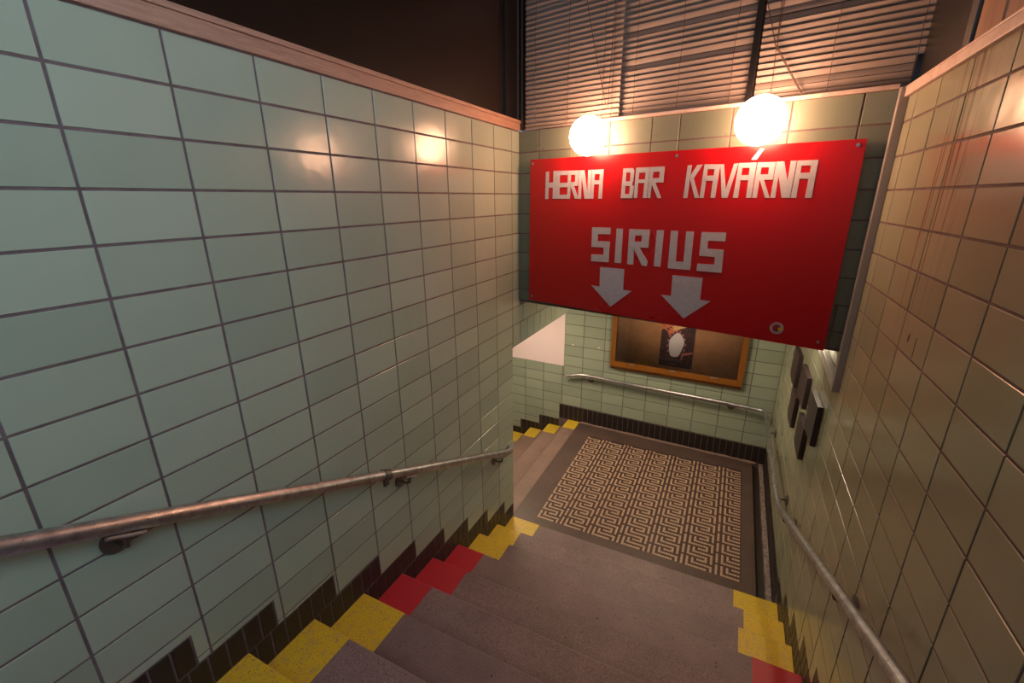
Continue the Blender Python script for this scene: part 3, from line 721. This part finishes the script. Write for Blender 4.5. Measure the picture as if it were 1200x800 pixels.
hr = thing('handrail', 'steel pipe handrail down the right wall and along the back wall', 'handrail', P(W, 22, -15.4))
xr = W - 0.6
pts = [(xr, -7, -1.35), (xr, 8.25, -8.21), (xr, 15.98, -11.74), (xr, 22.75, -14.83), (xr, 29, -15.2), (xr, 35.75, -15.45), (12.0, 35.97, -15.43), (4.4, 36.21, -15.35), (-0.4, 36.37, -15.25), (-1.95, 36.5, -15.72)]
mb = MB(); mb.tube([P(*p) for p in smooth_path(pts, .55)], 0.0225, 20); part(mb, 'pipe', STEEL, hr, smooth=True)
zrR = lambda y: -8.21 - 0.4566 * (y - 8.25) if y < 22.75 else -14.83 - 0.05 * (y - 22.75)
for y in (4.0, 12.4, 21.2, 24.3, 33.0):
    bracket(hr, PR, y, zrR(y) - 0.45, P(xr, y, zrR(y) - .1), 0)
    plate(hr, (P(xr, y - .35, zrR(y - .35) - .15), P(xr, y + .35, zrR(y + .35) - .15)))
for x in (0.3, 11.9):
    bracket(hr, PB, x, -15.85, PB(x, -15.5, .6), 0)
    plate(hr, (PB(x - .3, -15.53, .6), PB(x + .3, -15.53, .6)))
mb = MB(); mb.tube([PB(11.8, -15.44, .62), PB(12.06, -15.44, .62)], 0.027, 20); part(mb, 'sleeve_clamp', STEEL, hr, smooth=True)
for (x, z), lab in (((-1.55, -12.74), 'left white screw cap on the back wall tiles left of the display case'), ((0.88, -12.66), 'right white screw cap on the back wall tiles nearest the display case'), ((-1.85, -16.35), 'dark plug in the back wall tiles under the end of the handrail')):
    mb = MB(); mb.tube([PB(x, z, .03), PB(x, z, .09), PB(x, z, .1)], [0.011, 0.011, 0.004], 12)
    tag(mb.build('screw_cap', WHITE if 'white' in lab else DARKM), lab, 'screw cap')

# ---------------------------------------------------------------- display case
dc = thing('display_case', 'orange varnished wooden display case with brown backing on the back wall', 'display case', PB(7.2, -14.0, 0.03))
X0, X1, ZB, ZT = 2.05, 12.42, -14.0, -7.0
def bbox(mb, s0, s1, z0, z1, t0, t1): mb.prism([(s0, z0), (s1, z0), (s1, z1), (s0, z1)], (t0, t1), PB)
for (a, b_, c_, d_) in ((X0, X0 + .42, ZB, ZT), (X1 - .42, X1, ZB, ZT), (X0 + .42, X1 - .42, ZB, ZB + .5), (X0 + .42, X1 - .42, ZT - .5, ZT)):
    mb = MB(); bbox(mb, a, b_, c_, d_, .04, .45); part(mb, 'frame_rail', OAK, dc, bevel=0.004)
mb = MB(); bbox(mb, X0 + .03, X1 - .03, ZB - .26, ZB - .01, .03, .3); part(mb, 'case_body', mat('dark_varnished_wood', (0.10, 0.035, 0.008), 0.4), dc, bevel=0.003)
mb = MB(); bbox(mb, X0 + .42, X1 - .42, ZB + .5, ZT - .5, .04, .24); part(mb, 'back_panel', BOARD, dc)
mb = MB(); bbox(mb, X0 + .42, X1 - .42, ZB + .5, ZT - .5, .37, .385); part(mb, 'glass_pane', GLASS, dc)
for x in (3.95, 7.25, 10.4):
    mb = MB(); bbox(mb, x - .28, x + .28, ZB + .38, ZB + .46, .45, .49); bbox(mb, x - .05, x + .05, ZB + .34, ZB + .5, .45, .51); part(mb, 'catch', STEEL, dc)
pst = thing('poster', 'dark poster with a blank white oval, pinned inside the wooden display case', 'poster', PB(7.3, -13.3, .11))
PD = mat('dark_poster_paper', (0.03, 0.016, 0.02), 0.5)
L(PD, ramp(PD, noise(PD, 22, 5, 0.8, None, 1.5).outputs[0], [(0.45, (0.02, 0.012, 0.016)), (0.62, (0.09, 0.03, 0.035)), (0.75, (0.3, 0.1, 0.07))]).outputs[0], BS(PD).inputs['Base Color'])
mb = MB(); bbox(mb, 6.08, 8.66, -13.25, -8.6, .11, .12); part(mb, 'sheet', PD, pst)
pw = mat('poster_white', (0.60, 0.56, 0.60), 0.6); po = mat('poster_orange', (0.55, 0.16, 0.07), 0.6); pc = mat('poster_cream', (0.6, 0.38, 0.2), 0.6); pk = mat('poster_pink', (0.45, 0.14, 0.13), 0.6)
oval = [(7.3 + (0.56 + .05 * math.sin(3 * a)) * math.cos(a) + .08 * math.sin(a), -11.4 + 1.04 * math.sin(a) + 0.05 * math.cos(4 * a)) for a in [2 * math.pi * i / 22 for i in range(22)]]
mb = MB(); mb.prism(oval, (.12, .126), PB); part(mb, 'white_oval', pw, pst)
mb = MB()
for i in range(16):
    a = 2 * math.pi * i / 16 + .1; r0 = 1.08
    x, z = 7.3 + 0.62 * r0 * math.cos(a), -11.4 + 1.08 * r0 * math.sin(a)
    if math.sin(a) > -0.75: mb.prism([(x - .07, z - .12), (x + .06, z - .07), (x + .08, z + .13), (x - .04, z + .1)], (.12, .128), PB)
part(mb, 'pink_edge', pk, pst)
rng = random.Random(3); mb = MB()
for i in range(34):
    x = rng.uniform(6.15, 7.3); z = rng.uniform(-10.5, -9.3); a = rng.choice([0.7, -0.6, 0.9]); l = rng.uniform(.15, .4); w = .05
    if x > 6.9 and z < -10.2: continue
    c_, s_ = math.cos(a), math.sin(a)
    mb.prism([(x - c_ * l + s_ * w, z - s_ * l - c_ * w), (x + c_ * l + s_ * w, z + s_ * l - c_ * w), (x + c_ * l - s_ * w, z + s_ * l + c_ * w), (x - c_ * l - s_ * w, z - s_ * l + c_ * w)], (.12, .124 + i * .0003), PB)
part(mb, 'orange_ornament', po, pst)
mb = MB(); mb.prism([(7.0, -10.2), (8.1, -9.75), (8.2, -9.3), (7.3, -9.5), (6.9, -9.2)], (.12, .137), PB); part(mb, 'cream_ribbon', pc, pst)
mb = MB(); mb.prism([(7.75, -12.25), (8.6, -11.95), (8.6, -11.8), (7.8, -12.0)], (.12, .13), PB); mb.prism([(7.75, -12.6), (7.85, -12.6), (7.95, -12.0), (7.8, -12.0)], (.12, .13), PB); part(mb, 'pink_strokes', pk, pst)
mb = MB()
def scribble(x0, x1, z, h):
    x = x0
    while x < x1:
        w = rng.uniform(.07, .13); t = rng.random()
        mb.prism([(x, z), (x + .03, z), (x + .03, z + h), (x, z + h)], (.12, .125), PB)
        if t > .3: mb.prism([(x, z + h * .4), (x + w, z + h * .4), (x + w, z + h * .6), (x, z + h * .6)], (.12, .126), PB)
        x += w + .06
        if rng.random() < .12: x += .12
scribble(6.25, 7.75, -12.75, .16); scribble(6.95, 7.45, -13.05, .1)
part(mb, 'text_line', mat('poster_grey_text', (0.25, 0.2, 0.24), 0.6), pst)

pst.location += frame(PB)[0] * 0.135 * S

# ---------------------------------------------------------------- plaques on the right wall
for (y0, y1, z0, z1, t, lab) in (
    (20.9, 22.95, -10.3, -8.42, .24, 'dark square plaque on the right wall, nearest of the upper row'),
    (24.4, 26.6, -10.1, -8.42, .24, 'dark square plaque on the right wall, middle of the upper row'),
    (28.1, 30.3, -10.4, -8.50, .24, 'dark square plaque on the right wall, farthest of the upper row'),
    (22.8, 24.75, -12.05, -10.40, .24, 'dark square plaque on the right wall, nearer of the lower row'),
    (26.55, 28.4, -12.2, -10.40, .24, 'dark square plaque on the right wall, farther of the lower row')):
    t_ = thing('plaque', lab, 'plaque', PR((y0 + y1) / 2, z0, .04), 'dark plaques on the right wall')
    mb = MB(); mb.prism([(y0, z0), (y1, z0), (y1, z1), (y0, z1)], (.04, t - .05), PR); part(mb, 'backing', SLATE, t_, bevel=0.002)
    mb = MB(); mb.prism([(y0 + .02, z0 + .02), (y1 - .02, z0 + .02), (y1 - .02, z1 - .02), (y0 + .02, z1 - .02)], (t - .05, t), PR); part(mb, 'face', SLATE, t_)

# ---------------------------------------------------------------- lamps out of sight behind the bulkhead and in the passage
t = thing('wall_lamp', 'tube lamp on the right wall just behind the tiled bulkhead', 'lamp', PR(24.1, -5.9, .04))
mb = MB(); mb.prism([(23.3, -6.05), (24.9, -6.05), (24.9, -5.6), (23.3, -5.6)], (.02, .25), PR); part(mb, 'housing', TRUNK, t, bevel=.003)
mb = MB(); mb.tube([PR(23.35, -6.12, .35), PR(24.85, -6.12, .35)], 0.016, 12); part(mb, 'tube', TUBEM, t, smooth=True)
t = thing('ceiling_lamp', 'flat ceiling lamp over the side stairs left of the landing', 'lamp', P(-5, 30, -8.1))
mb = MB(); mb.box(-6.2, -3.8, 28, 32, -8.3, -8.1); part(mb, 'diffuser', PASSM, t, bevel=.01)
t = thing('ceiling_lamp', 'flat ceiling lamp over the mosaic landing behind the bulkhead', 'lamp', P(7, 29, -5.45))
mb = MB(); mb.box(5.5, 8.5, 27.6, 30.6, -5.66, -5.45); part(mb, 'diffuser', PASSM, t, bevel=.01)
